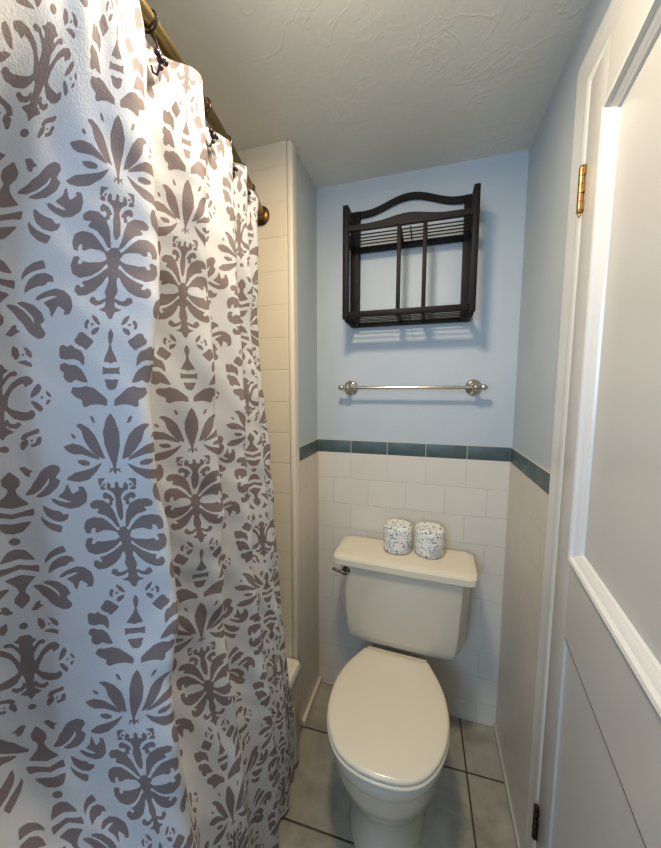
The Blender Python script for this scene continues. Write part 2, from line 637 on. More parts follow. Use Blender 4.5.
rings = [mould_ring(d, y) for d, y in prof]
rs = [[bm.verts.new(p) for p in r_] for r_ in rings]
for a, b in zip(rs, rs[1:]+rs[:1]):
    for i in range(4):
        j = (i+1) % 4
        bm.faces.new((a[i], a[j], b[j], b[i]))
obj('panel_moulding', bm, M['white'], door, True, 20)
for zc, mat, lab in ((1.752, M['hinge_brass'], 'bright worn brass hinge'), (0.325, M['hinge_dark'], 'dark bronze hinge near the floor')):
    bm = bmesh.new()
    # knuckle barrel with five segments and tips
    ho = (0.007, 0.005*SY, 0)
    for k in range(5):
        a = zc-0.040+k*0.016
        lathe(bm, [(0.0048, a), (0.0056, a+0.0008), (0.0056, a+0.0152), (0.0048, a+0.016)], ho, 'Z', 14)
    lathe(bm, [(0.0048, zc+0.040), (0.0056, zc+0.041), (0.004, zc+0.044), (0.001, zc+0.045)], ho, 'Z', 14)
    lathe(bm, [(0.001, zc-0.053), (0.0028, zc-0.049), (0.0025, zc-0.046), (0.006, zc-0.043), (0.0048, zc-0.040)], ho, 'Z', 14)
    h = obj('hinge', bm, mat, door)
    h['label'] = lab
    bm = bmesh.new()
    for (za, zb) in ((zc-0.042, zc-0.026), (zc-0.0082, zc+0.0084), (zc+0.0254, zc+0.042)):
        db(bm, 0.007, 0.016, 0.0005, 0.0025, za, zb)
    for (za, zb) in ((zc-0.025, zc-0.009), (zc+0.009, zc+0.025)):
        db(bm, 0.002, 0.007, 0.0005, 0.0025, za, zb)
    obj('hinge_leaf', bm, mat, h)

# ------------------------------------------------------------------ BATHTUB
def rrect(x0, x1, y0, y1, r, z, n=6):
    pts = []
    for cx, cy, a0 in ((x1-r, y1-r, 0), (x0+r, y1-r, 90), (x0+r, y0+r, 180), (x1-r, y0+r, 270)):
        for k in range(n+1):
            a = R(a0+90*k/n)
            pts.append((cx+r*math.cos(a), cy+r*math.sin(a), z))
    return pts


tub = thing('bathtub', 'white bathtub rim and apron behind the patterned curtain', 'bathtub', (0, 0, 0))
x0, x1, y0, y1 = FARX+0.003, TUBX, TUBEND+0.003, JOG-0.003
bm = bmesh.new()
rings = [rrect(x0, x1-0.012, y0, y1, 0.01, TUBZ-0.05), rrect(x0, x1, y0, y1, 0.012, TUBZ-0.035), rrect(x0, x1, y0, y1, 0.012, TUBZ-0.010),
         rrect(x0+0.004, x1-0.006, y0+0.004, y1-0.004, 0.012, TUBZ),
         rrect(x0+0.05, x1-0.075, y0+0.08, y1-0.08, 0.10, TUBZ), rrect(x0+0.06, x1-0.09, y0+0.09, y1-0.09, 0.10, TUBZ-0.012),
         rrect(x0+0.10, x1-0.13, y0+0.20, y1-0.14, 0.10, 0.10), rrect(x0+0.16, x1-0.19, y0+0.26, y1-0.20, 0.08, 0.06)]
loft(bm, rings, cap0=False)
obj('basin', bm, M['tub'], tub, True, 40)
bm = bmesh.new()
box(bm, x1-0.03, x1-0.008, y0, y1, 0.0, TUBZ-0.047, 0.004)
obj('apron', bm, M['apron'], tub)

# ------------------------------------------------------------------ CURTAIN ROD
def rod_x(y):
    t = (JOG-y)/(JOG-TUBEND)
    return -0.105+4*0.122*t*(1-t)


RZ = 1.952
rod = thing('curtain_rod', 'bowed brass curtain rod above the shower curtain', 'curtain rod', (0, 0, 0))
bm = bmesh.new()
ys = np.linspace(JOG-0.006, TUBEND+0.006, 70)
tube(bm, [(rod_x(y), y, RZ) for y in ys], 0.0125, 16)
obj('rod', bm, M['brass'], rod)
for (yy, s) in ((JOG, -1), (TUBEND, 1)):
    bm = bmesh.new()
    lathe(bm, [(0.030, 0.0008*s), (0.031, 0.006*s), (0.027, 0.011*s), (0.020, 0.015*s), (0.019, 0.030*s), (0.0165, 0.034*s), (0.013, 0.036*s)],
          (rod_x(yy), yy, RZ), 'Y', 28)
    obj('end_flange', bm, M['old_brass'], rod)

# ------------------------------------------------------------------ SHOWER CURTAIN
VP = 0.413                    # vertical repeat of the print
HALF = 0.370                  # half width of the repeat / vertical repeat
PP = 2*HALF*VP


def damask():
    """the print as polygons, digitised column by column; returns a 0..1 raster (rows = v down, cols = u)"""
    Bp, Be, Ap = [], [], []
    sB = 1000/1564.0

    def addB(lst, pts, ox=0, oy=0, sc=1.0):
        q = []
        for x, y in pts:
            X, Y = x*sc+ox, y*sc+oy
            ax = 215+(Y-95)*0.084
            q.append((min(0.0, (X-ax)*sB), (Y-425)*sB))
        lst.append(q)
    m1 = [
        [(222, 93), (215, 95), (203, 126), (150, 128), (192, 156), (208, 190), (202, 230), (214, 300), (232, 330), (250, 330), (245, 95)],
        [(243, 425), (222, 470), (222, 505), (236, 545), (230, 605), (246, 645), (240, 690), (205, 702), (245, 715), (262, 752), (275, 752), (275, 425)],
        [(200, 200), (172, 165), (135, 150), (119, 172), (130, 196), (150, 186), (166, 200), (156, 214), (172, 232), (185, 228), (180, 205)],
        [(72, 250), (48, 246), (39, 220), (65, 197), (115, 197), (160, 225), (190, 275), (208, 332), (222, 372), (205, 372), (170, 325), (130, 292), (85, 278), (76, 266), (90, 258), (86, 245)],
        [(60, 405), (30, 400), (18, 360), (25, 318), (60, 300), (110, 305), (150, 335), (185, 370), (222, 415), (180, 390), (125, 382), (90, 400), (78, 392), (78, 365), (62, 368), (55, 385)],
        [(35, 435), (60, 428), (75, 438), (66, 455), (72, 472), (88, 468), (90, 452), (125, 456), (185, 448), (222, 435), (205, 470), (185, 497), (150, 525), (95, 540), (50, 520), (30, 480)],
        [(102, 572), (82, 578), (78, 608), (100, 633), (145, 628), (185, 602), (212, 560), (230, 500), (215, 480), (180, 520), (140, 548), (112, 556), (112, 566), (128, 572), (124, 586), (108, 588)],
        [(168, 636), (164, 662), (192, 682), (225, 674), (244, 650), (238, 638), (215, 655), (195, 652), (196, 640), (182, 632)],
        [(200, 400), (225, 370), (262, 365), (275, 425), (270, 480), (225, 470), (205, 440)],
    ]
    for p in m1:
        addB(Bp, p)
    addB(Be, [(78, 418), (120, 394), (178, 396), (218, 428), (172, 447), (115, 446)])
    ox, oy = -55, 661
    for p in [
        [(226, 62), (260, 85), (280, 125), (264, 122), (244, 104)], [(212, 90), (198, 110), (200, 140), (222, 152), (212, 126), (222, 108)],
        [(277, 133), (266, 165), (240, 183), (234, 165), (240, 146), (260, 138)], [(232, 112), (244, 116), (244, 128), (232, 130), (226, 121)],
        [(172, 168), (190, 162), (205, 172), (225, 190), (252, 210), (235, 235), (208, 262), (195, 245), (175, 235), (155, 220), (152, 200), (165, 190)],
        [(82, 240), (98, 230), (120, 245), (135, 228), (155, 250), (185, 262), (200, 300), (198, 350), (175, 318), (150, 308), (110, 312), (85, 302), (80, 265)],
        [(90, 335), (110, 326), (130, 338), (160, 340), (190, 365), (210, 400), (228, 437), (190, 430), (165, 418), (145, 437), (120, 427), (105, 402), (110, 380), (88, 365)],
        [(150, 458), (185, 462), (215, 452), (260, 465), (300, 495), (340, 525), (345, 562), (290, 552), (250, 556), (215, 570), (198, 555), (200, 530), (165, 515), (140, 490)],
        [(335, 135), (318, 175), (325, 210), (332, 225), (328, 258), (312, 295), (300, 325), (320, 322), (345, 332), (360, 332), (360, 135)],
        [(290, 345), (315, 356), (360, 354), (360, 388), (320, 385), (292, 394), (297, 370)],
        [(305, 418), (330, 415), (360, 420), (360, 474), (344, 474), (325, 460), (320, 440)],
    ]:
        addB(Bp, p, ox, oy)
    ox, oy, sc = -55, 1156.7, 1.167
    for p in [
        [(318, 88), (295, 120), (281, 180), (290, 240), (313, 300), (330, 345), (333, 385), (345, 385), (345, 88)],
        [(133, 145), (165, 140), (205, 160), (240, 195), (270, 250), (298, 315), (260, 300), (220, 265), (185, 220), (168, 175)],
        [(70, 250), (120, 235), (170, 245), (220, 275), (280, 320), (230, 306), (180, 290), (120, 287), (95, 275)],
        [(143, 318), (185, 315), (215, 325), (218, 342), (180, 346), (155, 335)],
        [(90, 408), (130, 378), (180, 368), (230, 355), (285, 325), (250, 375), (200, 415), (150, 425), (110, 420)],
        [(208, 98), (228, 108), (243, 143), (220, 130)], [(108, 185), (130, 192), (146, 216), (120, 208)],
        [(298, 346), (330, 362), (324, 370)], [(298, 388), (318, 366), (326, 374)],
        [(250, 408), (298, 408), (272, 424), (262, 452), (252, 440)], [(250, 458), (274, 446), (290, 466), (268, 468)],
        [(302, 424), (316, 440), (314, 466), (296, 468), (292, 448)], [(276, 432), (290, 434), (286, 446), (274, 444)],
        [(340, 424), (334, 438), (342, 450), (358, 450), (358, 424)],
    ]:
        addB(Bp, p, ox, oy, sc)

    sA = 0.7067

    def addA7(pts):
        Ap.append([(max(0.0, (x-(241+(y-400)*0.115))*sA), (y-400)*sA) for x, y in pts])

    def addA6(pts, mirror=True):
        q = [(max(0.0, (x-(58+0.13*(y+265)))*sA), (y+265)*sA*500/523.0) for x, y in pts]
        Ap.append(q)
        if mirror:
            Ap.append([(u, 1000-v) for u, v in q])
    for p in [
        [(210, 212), (245, 215), (255, 235), (275, 240), (252, 260), (255, 300), (262, 350), (268, 400), (270, 440), (268, 480), (275, 522), (312, 542), (276, 560), (264, 585), (240, 585), (215, 400)],
        [(258, 280), (275, 252), (300, 243), (313, 260), (300, 272), (285, 268), (270, 290), (260, 325)],
        [(262, 415), (270, 355), (290, 305), (320, 275), (355, 266), (382, 285), (376, 308), (358, 312), (352, 326), (340, 312), (348, 300), (325, 310), (300, 335), (287, 375), (284, 415)],
        [(270, 400), (300, 430), (340, 442), (370, 446), (378, 432), (392, 438), (400, 458), (385, 480), (350, 488), (310, 478), (285, 450), (268, 425)],
        [(278, 470), (292, 500), (312, 504), (330, 490), (341, 508), (320, 528), (288, 522), (272, 500)],
        [(405, 300), (420, 322), (410, 348), (392, 366), (372, 378), (376, 345), (388, 318)],
        [(372, 386), (398, 392), (420, 412), (430, 425), (420, 447), (396, 425)],
        [(434, 333), (455, 350), (467, 372), (456, 372), (440, 358)], [(436, 408), (442, 382), (462, 382), (450, 405)],
        [(418, 362), (430, 368), (424, 380), (412, 376)],
        [(280, 123), (308, 140), (318, 175), (300, 197), (280, 165)], [(320, 125), (352, 135), (376, 158), (376, 186), (350, 168), (340, 145)],
        [(300, 202), (345, 192), (378, 206), (378, 227), (330, 212)], [(330, 158), (342, 164), (336, 176), (324, 170)],
        [(330, 582), (345, 552), (412, 523), (412, 548), (372, 562), (350, 580)], [(334, 592), (362, 578), (366, 605), (345, 637), (333, 627)],
        [(400, 570), (421, 564), (417, 605), (382, 622), (372, 606), (396, 598)], [(376, 580), (388, 584), (382, 594), (370, 592)],
    ]:
        addA7(p)
    th = [2*PI*k/14 for k in range(14)]
    Ap.append([(20*math.cos(a)*0.7067*1.05, (160-400)*sA+14*math.sin(a)) for a in th])
    Ap.append([(20*math.cos(a)*0.7067*1.05, (628-400)*sA+12*math.sin(a)) for a in th])
    Ap.append([(18*math.cos(a), 500+14*math.sin(a)) for a in th])
    for p in [
        [(104, 88), (145, 130), (149, 160), (130, 188), (142, 215), (165, 240), (198, 270), (180, 276), (150, 285), (120, 290), (105, 290)],
        [(128, 322), (165, 312), (190, 303), (220, 293), (223, 335), (190, 335), (160, 342), (130, 350)],
        [(132, 378), (180, 370), (218, 364), (205, 393), (186, 424), (145, 435), (135, 435)],
        [(140, 72), (170, 66), (192, 84), (218, 92), (192, 101), (200, 127), (175, 117), (158, 92)],
        [(172, 212), (200, 178), (212, 152), (228, 135), (248, 95), (262, 78), (295, 58), (325, 66), (338, 90), (320, 130), (346, 150), (335, 190), (300, 225), (255, 238), (218, 232), (262, 202), (292, 165), (295, 112), (280, 160), (250, 196), (215, 218), (180, 222)],
        [(305, 250), (320, 246), (350, 262), (385, 272), (420, 272), (390, 262), (340, 238), (368, 210), (376, 160), (396, 205), (405, 226), (436, 200), (424, 180), (455, 184), (472, 225), (470, 270), (440, 300), (400, 308), (350, 290), (320, 270)],
        [(258, 275), (290, 298), (320, 313), (350, 318), (370, 340), (396, 334), (390, 365), (360, 380), (320, 372), (285, 345), (268, 315)],
        [(250, 318), (262, 350), (295, 377), (330, 392), (362, 400), (350, 439), (310, 425), (275, 395), (254, 360)],
    ]:
        addA6(p)

    # raster : 1 unit = V/1000 ; pixel = 1.25 units, 2x supersample
    px = 1.25
    SSn = 2
    Wn, Hn = int(round(2*HALF*1000/px)), int(round(1000/px))
    cv = np.zeros((Hn*SSn, Wn*SSn), bool)
    k = SSn/px

    def fill(poly, val):
        P = np.array(poly)*k
        x0, x1 = int(np.floor(P[:, 0].min())), int(np.ceil(P[:, 0].max()))+1
        y0, y1 = int(np.floor(P[:, 1].min())), int(np.ceil(P[:, 1].max()))+1
        xs = np.arange(x0, x1)+0.5
        ysn = np.arange(y0, y1)+0.5
        X, Y = np.meshgrid(xs, ysn)
        ins = np.zeros(X.shape, bool)
        n = len(P)
        for i in range(n):
            xa, ya = P[i]
            xb, yb = P[(i+1) % n]
            if ya == yb:
                continue
            c = ((ya > Y) != (yb > Y)) & (X < (xb-xa)*(Y-ya)/(yb-ya)+xa)
            ins ^= c
        r, c = np.nonzero(ins)
        cv[(r+y0) % cv.shape[0], (c+x0) % cv.shape[1]] = val
    for lst, ox, oy, val in ((Bp, 0, 0, True), (Be, 0, 0, False), (Ap, HALF*1000, 500, True)):
        for poly in lst:
            for s in (1, -1):
                fill([(s*u+ox, v+oy) for u, v in poly], val)
    img = cv.reshape(Hn, SSn, Wn, SSn).mean((1, 3)).astype(np.float32)
    for _ in range(6):
        for ax in (0, 1):
            img = (np.roll(img, 1, ax)+2*img+np.roll(img, -1, ax))/4
    return img


# plan of the cloth: (mid x, mid y, top x offset kind, top y, bottom x, bottom y)
FOLDS = [
    # kind, mid(x, y), header bulge and y, bottom(x, y)
    ('v', (-0.080, -0.405), (-0.004, -0.420), (0.036, -0.392)),
    ('p', (-0.045, -0.430), (0.034, -0.455), (0.048, -0.415)),
    ('v', (-0.095, -0.465), (-0.004, -0.505), (0.040, -0.450)),
    ('p', (-0.018, -0.505), (0.036, -0.560), (0.066, -0.490)),
    ('v', (-0.085, -0.565), (-0.004, -0.600), (0.045, -0.545)),
    ('p', (0.012, -0.630), (0.036, -0.645), (0.080, -0.600)),
    ('v', (-0.066, -0.696), (-0.004, -0.700), (0.046, -0.690)),
    ('p', (0.036, -0.768), (0.050, -0.792), (0.090, -0.770)),
    ('v', (-0.062, -0.868), (-0.004, -0.860), (0.048, -0.860)),
    ('p', (0.062, -0.945), (0.033, -0.925), (0.105, -0.945)),
    ('v', (-0.150, -1.055), (-0.004, -1.030), (0.050, -1.05)),
    ('p', (-0.055, -1.195), (0.005, -1.150), (0.090, -1.16)),
    ('v', (-0.130, -1.270), (-0.004, -1.24), (0.050, -1.25)),
    ('p', (-0.045, -1.350), (0.010, -1.33), (0.085, -1.34)),
    ('v', (-0.125, -1.430), (-0.004, -1.42), (0.050, -1.42)),
    ('p', (-0.035, -1.510), (0.020, -1.51), (0.085, -1.50)),
    ('v', (-0.090, -1.590), (-0.004, -1.60), (0.050, -1.58)),
    ('p', (0.010, -1.670), (0.050, -1.69), (0.080, -1.67)),
    ('v', (-0.060, -1.760), (-0.004, -1.77), (0.048, -1.76)),
]


def build_curtain():
    mid = catmull([f[1] for f in FOLDS])
    top = catmull([(rod_x(f[2][1])+f[2][0], f[2][1]) for f in FOLDS])
    bot = catmull([f[3] for f in FOLDS])
    seg = np.linalg.norm(np.diff(mid, axis=0), axis=1)
    S = np.concatenate([[0], np.cumsum(seg)])
    idx_v0 = 12*24
    fine_end = S[idx_v0]
    s1 = np.arange(0, fine_end, 0.0021)
    s2 = np.arange(fine_end, S[-1], 0.015)
    sc = np.concatenate([s1, s2, [S[-1]]])
    I = np.interp(sc, S, np.arange(len(S)))

    def samp(A):
        k = np.arange(len(A))
        return np.stack([np.interp(I, k, A[:, 0]), np.interp(I, k, A[:, 1])], 1)
    m, t, b = samp(mid), samp(top), samp(bot)
    ZT, ZB = 1.918, 0.018
    nz = int((ZT-ZB)/0.0021)
    zz = np.linspace(ZT, ZB, nz)

    def sst(a, c, x):
        q = np.clip((x-a)/(c-a), 0, 1)
        return q*q*(3-2*q)
    wt = sst(1.45, 1.90, zz)[:, None]
    far = sst(-0.85, -0.55, m[:, 1])[None, :]
    lin = np.clip((1.55-zz)/1.30, 0, 1)
    wb_ = sst(0.85, 0.36, zz)[:, None]*(1-far)+lin[:, None]*far
    wb_ = np.minimum(wb_, 1-wt)
    wm = 1-wt-wb_
    X = m[None, :, 0]*wm+t[None, :, 0]*wt+b[None, :, 0]*wb_
    wy = wb_*(1-far)+(wb_**3)*far
    Y = m[None, :, 1]*(1-wt-wy)+t[None, :, 1]*wt+b[None, :, 1]*wy
    # slow drape irregularities
    sg = sc[None, :]
    zg = zz[:, None]
    X = X+0.004*np.sin(zg*7+sg*9)*(1-wt)*(1-wb_)+0.0025*np.sin(zg*17+sg*23)*(1-wt)*(1-wb_)
    Y = Y+0.004*np.sin(zg*5+sg*13+1)*(1-wt)
    sp = S[9*24]
    Y = Y+0.016*np.cos(2*PI*(zg-1.63)/0.62)*np.exp(-((sg-sp)/0.10)**2)*(1-wt)*np.clip((zg-0.7)/0.3, 0, 1)
    X = X+(0.0022*np.sin(zg*31+sg*38+2*np.sin(zg*6))+0.0018*np.sin(zg*-26+sg*57+1.5*np.sin(sg*11))+0.0012*np.sin(zg*70+sg*-60+3*np.sin(zg*9+sg*5)))*np.clip((zz[:, None]-0.35)/0.2, 0, 1)
    # header scallops between the rings : lower mid way
    Z = np.repeat(zz[:, None], len(sc), 1)
    droop = 0.004*(0.5-0.5*np.cos(2*PI*(I/48.0)))
    Z = Z-droop[None, :]*sst(1.5, 1.92, zz)[:, None]
    # print : axis of the big medallion column lies 30 mm behind the crease of the tenth fold line
    sB = S[9*24]+0.052
    u = ((sc-sB)/VP*1000)
    v0 = 1.545                           # height of a medallion centre
    v = (v0-zz)/VP*1000
    img = damask()
    Hn, Wn = img.shape
    fx = (u[None, :]/1.25-0.5) % Wn
    fy = (v[:, None]/1.25-0.5) % Hn
    ix, iy = np.floor(fx).astype(int), np.floor(fy).astype(int)
    ax, ay = fx-ix, fy-iy
    ix0, ix1, iy0, iy1 = ix % Wn, (ix+1) % Wn, iy % Hn, (iy+1) % Hn
    msk = (img[iy0, ix0]*(1-ax)+img[iy0, ix1]*ax)*(1-ay)+(img[iy1, ix0]*(1-ax)+img[iy1, ix1]*ax)*ay
    nr, nc = X.shape
    co = np.stack([X, Y, Z], 2).reshape(-1, 3).astype(np.float32)
    g = np.arange(nr*nc).reshape(nr, nc)
    q = np.stack([g[:-1, :-1], g[1:, :-1], g[1:, 1:], g[:-1, 1:]], 2).reshape(-1, 4)
    me = bpy.data.meshes.new('shower_curtain')
    me.vertices.add(len(co))
    me.vertices.foreach_set('co', co.ravel())
    me.loops.add(q.size)
    me.loops.foreach_set('vertex_index', q.ravel().astype(np.int32))
    me.polygons.add(len(q))
    me.polygons.foreach_set('loop_start', (np.arange(len(q))*4).astype(np.int32))
    me.polygons.foreach_set('use_smooth', np.ones(len(q), bool))
    me.update(calc_edges=True)
    a = me.attributes.new('print_mask', 'FLOAT', 'POINT')
    a.data.foreach_set('value', msk.ravel().astype(np.float32))
    me.materials.append(M['curtain'])
    o = bpy.data.objects.new('shower_curtain', me)
    COL.objects.link(o)
    tag(o, 'white shower curtain with taupe damask print hanging in deep folds from the brass rod', 'shower curtain')
    return o


curtain = build_curtain()
# bare reverse of the cloth, turned out at the foot of the last fold
bm = bmesh.new()
rows = []
for k in range(26):
    z = 0.26-k*0.0094
    q = min(1, k/18)
    dx = 0.0015*math.sin(k*0.5)
    rows.append([(0.038+dx, -0.392+0.004*q, z), (0.044+dx, -0.392+0.016*q, z), (0.046-dx, -0.392+0.030*q, z), (0.043+dx, -0.392+0.042*q, z)])
rs = [[bm.verts.new(p) for p in r_] for r_ in rows]
for a, b in zip(rs[:-1], rs[1:]):
    for i in range(3):
        bm.faces.new((a[i], a[i+1], b[i+1], b[i]))
o = obj('turned_hem', bm, M['linen'], curtain, True, 80)
o['label'] = 'plain pale reverse side of the cloth'
md = o.modifiers.new('thick', 'SOLIDIFY')
md.thickness = 0.0012

# rings and hooks, one for each inward fold
hook_labels = {
    1: 'dark bronze curtain ring nearest the tub end wall',
    2: 'dark bronze curtain ring second from the tub end wall',
    3: 'dark bronze curtain ring third from the tub end wall, behind the far folds',
    4: 'dark bronze curtain ring with hook in the right-hand notch of the curtain top',
    5: 'dark bronze curtain ring with hook in the left-hand notch of the curtain top',
}


def make_ring():
    r = thing('curtain_ring', '', 'curtain ring', group='dark rings on the curtain rod')
    bm = bmesh.new()
    pts = [(0.0152*math.cos(2*PI*k/24), 0, -0.001+0.0158*math.sin(2*PI*k/24)) for k in range(25)]
    tube(bm, pts, 0.0018, 8)
    obj('ring', bm, M['bronze'], r)
    bm = bmesh.new()
    pts = [(0.003, 0, -0.0165), (0.010, 0, -0.030), (0.018, 0, -0.052), (0.018, 0, -0.070), (0.010, 0, -0.082), (0.002, 0, -0.076), (0.000, 0, -0.066)]
    tube(bm, pts, 0.002, 8)
    obj('hook', bm, M['bronze'], r)
    bm = bmesh.new()
    for (x, y, z, q) in ((0.019, 0.0, -0.062, 0.0065), (0.020, -0.009, -0.059, 0.005), (0.020, 0.009, -0.059, 0.005), (0.018, 0, -0.073, 0.0045)):
        bmesh.ops.create_uvsphere(bm, u_segments=12, v_segments=8, radius=q, matrix=Matrix.Translation((x, y, z)))
    obj('bead_cluster', bm, M['bronze'], r)
    return r


proto = make_ring()
nring = 0
for f in FOLDS[:12]:
    if f[0] != 'v':
        continue
    nring += 1
    if nring not in hook_labels:
        continue
    if nring == 1:
        r = proto
    else:
        r = proto.copy()
        COL.objects.link(r)
        for ch in proto.children:
            c = ch.copy()
            c.parent = r
            COL.objects.link(c)
    r['label'] = hook_labels[nring]
    r.location = (rod_x(f[2][1]), f[2][1], RZ)

# ------------------------------------------------------------------ TOILET
toilet = thing('toilet', 'bone-coloured close-coupled toilet with lid down against the tiled back wall', 'toilet', (0.382, 0.0, 0), R(-2.0))


def sup(n, a, b, e, cx, cy, z, e2=None):
    """superellipse-like outline"""
    pts = []
    for k in range(n):
        t = 2*PI*k/n
        c, s = math.cos(t), math.sin(t)
        pts.append((cx+a*math.copysign(abs(c)**(2/e), c), cy+b*math.copysign(abs(s)**(2/(e2 or e)), s), z))
    return pts


def seat_outline(scale=1.0, z=0.0, grow=0.0, n=64):
    """round-front seat outline : back edge straight, widest in the middle (local toilet frame)"""
    half = [(0.0, -0.222), (0.108, -0.2225), (0.114, -0.2245), (0.119, -0.232), (0.133, -0.256), (0.151, -0.292), (0.166, -0.332), (0.1755, -0.375), (0.179, -0.415),
            (0.1765, -0.458), (0.167, -0.502), (0.149, -0.545), (0.121, -0.583), (0.087, -0.607), (0.045, -0.620), (0.0, -0.624)]
    half = [tuple(p) for p in catmull(half, 5)]
    full = half+[(-x, y) for x, y in half[-2:0:-1]]
    cx, cy = 0.0, -0.41
    pts = []
    for x, y in full:
        dx, dy = x-cx, y-cy
        L = math.hypot(dx, dy)
        k = scale+grow/L
        pts.append((cx+dx*k, cy+dy*k, z))
    return pts


ZL = 0.408
OX = -0.004
# bowl and pedestal: one surface lofted from rim to foot
def bowl_ring(z, hw, yb, yf, e=2.4, n=48):
    cy, b = (yb+yf)/2, (yb-yf)/2
    pts = []
    for k in range(n):
        t = 2*PI*k/n
        c, s = math.cos(t), math.sin(t)
        # narrower towards the back
        y = cy+b*math.copysign(abs(s)**(2/e), s)
        f = 1.0 if s < 0 else 1-0.20*s*s
        pts.append((hw*f*math.copysign(abs(c)**(2/e), c), y, z))
    return pts


bm = bmesh.new()
rings = [bowl_ring(0.0, 0.118, -0.10, -0.545, 2.6), bowl_ring(0.012, 0.119, -0.10, -0.546, 2.6), bowl_ring(0.03, 0.110, -0.11, -0.535, 2.5),
         bowl_ring(0.08, 0.103, -0.12, -0.525, 2.4), bowl_ring(0.13, 0.104, -0.12, -0.525, 2.3), bowl_ring(0.160, 0.116, -0.13, -0.540, 2.3),
         bowl_ring(0.19, 0.140, -0.14, -0.562, 2.2), bowl_ring(0.225, 0.158, -0.15, -0.586, 2.15), bowl_ring(0.28, 0.169, -0.16, -0.604, 2.15),
         bowl_ring(0.325, 0.172, -0.17, -0.612, 2.2), bowl_ring(0.333, 0.1735, -0.17, -0.615, 2.2), bowl_ring(0.345, 0.1755, -0.17, -0.620, 2.2),
         bowl_ring(0.366, 0.176, -0.17, -0.621, 2.2), bowl_ring(0.374, 0.172, -0.175, -0.618, 2.2), bowl_ring(0.376, 0.160, -0.185, -0.605, 2.2)]
loft(bm, rings)
# deck under the tank
box(bm, -0.105, 0.105, -0.25, -0.055, 0.30, 0.376, 0.02, 3)
obj('bowl', bm, M['porcelain'], toilet, True, 50)
# seat ring
bm = bmesh.new()
o1, o2 = seat_outline(1, 0.378, -0.002), seat_outline(1, 0.381, 0.0015)
o3, o4 = seat_outline(1, 0.388, 0.0015), seat_outline(1, 0.391, -0.003)
i4, i1 = seat_outline(0.62, 0.391), seat_outline(0.62, 0.378)
rs = [[bm.verts.new(p) for p in r_] for r_ in (o1, o2, o3, o4, i4, i1)]
n = len(rs[0])
for a, b in zip(rs, rs[1:]+rs[:1]):
    for i in range(n):
        j = (i+1) % n
        bm.faces.new((a[i], a[j], b[j], b[i]))
obj('seat', bm, M['seat'], toilet, True, 60)
# lid : slightly crowned
bm = bmesh.new()
rr = [seat_outline(1, 0.3925, -0.004), seat_outline(1, 0.395, -0.001), seat_outline(1, 0.401, -0.001), seat_outline(1, 0.405, -0.004), seat_outline(1, 0.407, -0.010),
      seat_outline(0.85, 0.4082), seat_outline(0.5, 0.4088), seat_outline(0.15, 0.409)]
loft(bm, rr)
obj('lid', bm, M['seat'], toilet, True, 60)
bm = bmesh.new()
box(bm, -0.108, 0.108, -0.226, -0.204, 0.377, 0.398, 0.005, 3)
obj('seat_hinge', bm, M['seat'], toilet, True, 50)


# tank: plan with chamfered front corners, tapering and rounding in towards its foot
TKX = 0.009


def tank_ring(z, hw, yf, yb=-0.022, ch=0.034, cd_=0.040):
    xf = hw-ch
    pts = [(-hw, yb), (hw, yb), (hw, yf+cd_+0.010), (hw-0.004, yf+cd_), (xf+0.006, yf+0.003), (xf-0.006, yf), (xf-0.05, yf), (0.0, yf-0.002),
           (-(xf-0.05), yf), (-(xf-0.006), yf), (-(xf+0.006), yf+0.003), (-(hw-0.004), yf+cd_), (-hw, yf+cd_+0.010)]
    return [(x+TKX, y, z) for x, y in pts]


bm = bmesh.new()
rings = []
for z, hw, yf in ((0.400, 0.172, -0.170), (0.402, 0.188, -0.186), (0.408, 0.201, -0.198), (0.420, 0.211, -0.206), (0.440, 0.218, -0.210), (0.470, 0.2225, -0.213),
                  (0.520, 0.226, -0.215), (0.60, 0.230, -0.218), (0.66, 0.233, -0.220), (0.712, 0.235, -0.222)):
    rings.append(tank_ring(z, hw, yf))
loft(bm, rings)
obj('tank', bm, M['porcelain'], toilet, True, 28)


def lid_ring(z, hw, yf, yb=-0.050, c=0.028, cb=0.016):
    pts = [(-hw+cb, yb), (hw-cb, yb), (hw-0.004, yb+(-cb)*0.5), (hw, yb-cb), (hw, yf+c), (hw-0.004, yf+c*0.55), (hw-c*0.35, yf+0.008), (hw-c, yf), (0, yf-0.003),
           (-hw+c, yf), (-hw+c*0.35, yf+0.008), (-hw+0.004, yf+c*0.55), (-hw, yf+c), (-hw, yb-cb), (-hw+0.004, yb-cb*0.5)]
    return [(x+TKX, y, z) for x, y in pts]


bm = bmesh.new()
loft(bm, [lid_ring(0.713, 0.244, -0.227), lid_ring(0.7135, 0.250, -0.233), lid_ring(0.717, 0.253, -0.236), lid_ring(0.738, 0.253, -0.236), lid_ring(0.744, 0.250, -0.232),
          lid_ring(0.7475, 0.243, -0.224), lid_ring(0.749, 0.222, -0.208, -0.060), lid_ring(0.749, 0.10, -0.15, -0.09)])
obj('tank_lid', bm, M['seat'], toilet, True, 28)
# flush lever on the left of the tank front
bm = bmesh.new()
lathe(bm, [(0.016, -0.212), (0.016, -0.221), (0.0145, -0.225), (0.011, -0.228), (0.010, -0.236), (0.0085, -0.240), (0.001, -0.241)], (-0.190, 0, 0.690), 'Y', 24)
lv = obj('flush_lever', bm, M['dark_nickel'], toilet)
lv['label'] = 'tarnished chrome lever'
bm = bmesh.new()
tube(bm, [(-0.182, -0.234, 0.688), (-0.200, -0.238, 0.691), (-0.218, -0.242, 0.697), (-0.232, -0.244, 0.702), (-0.236, -0.244, 0.703)], [0.007, 0.0062, 0.0052, 0.0062, 0.003], 12)
obj('handle', bm, M['dark_nickel'], lv)

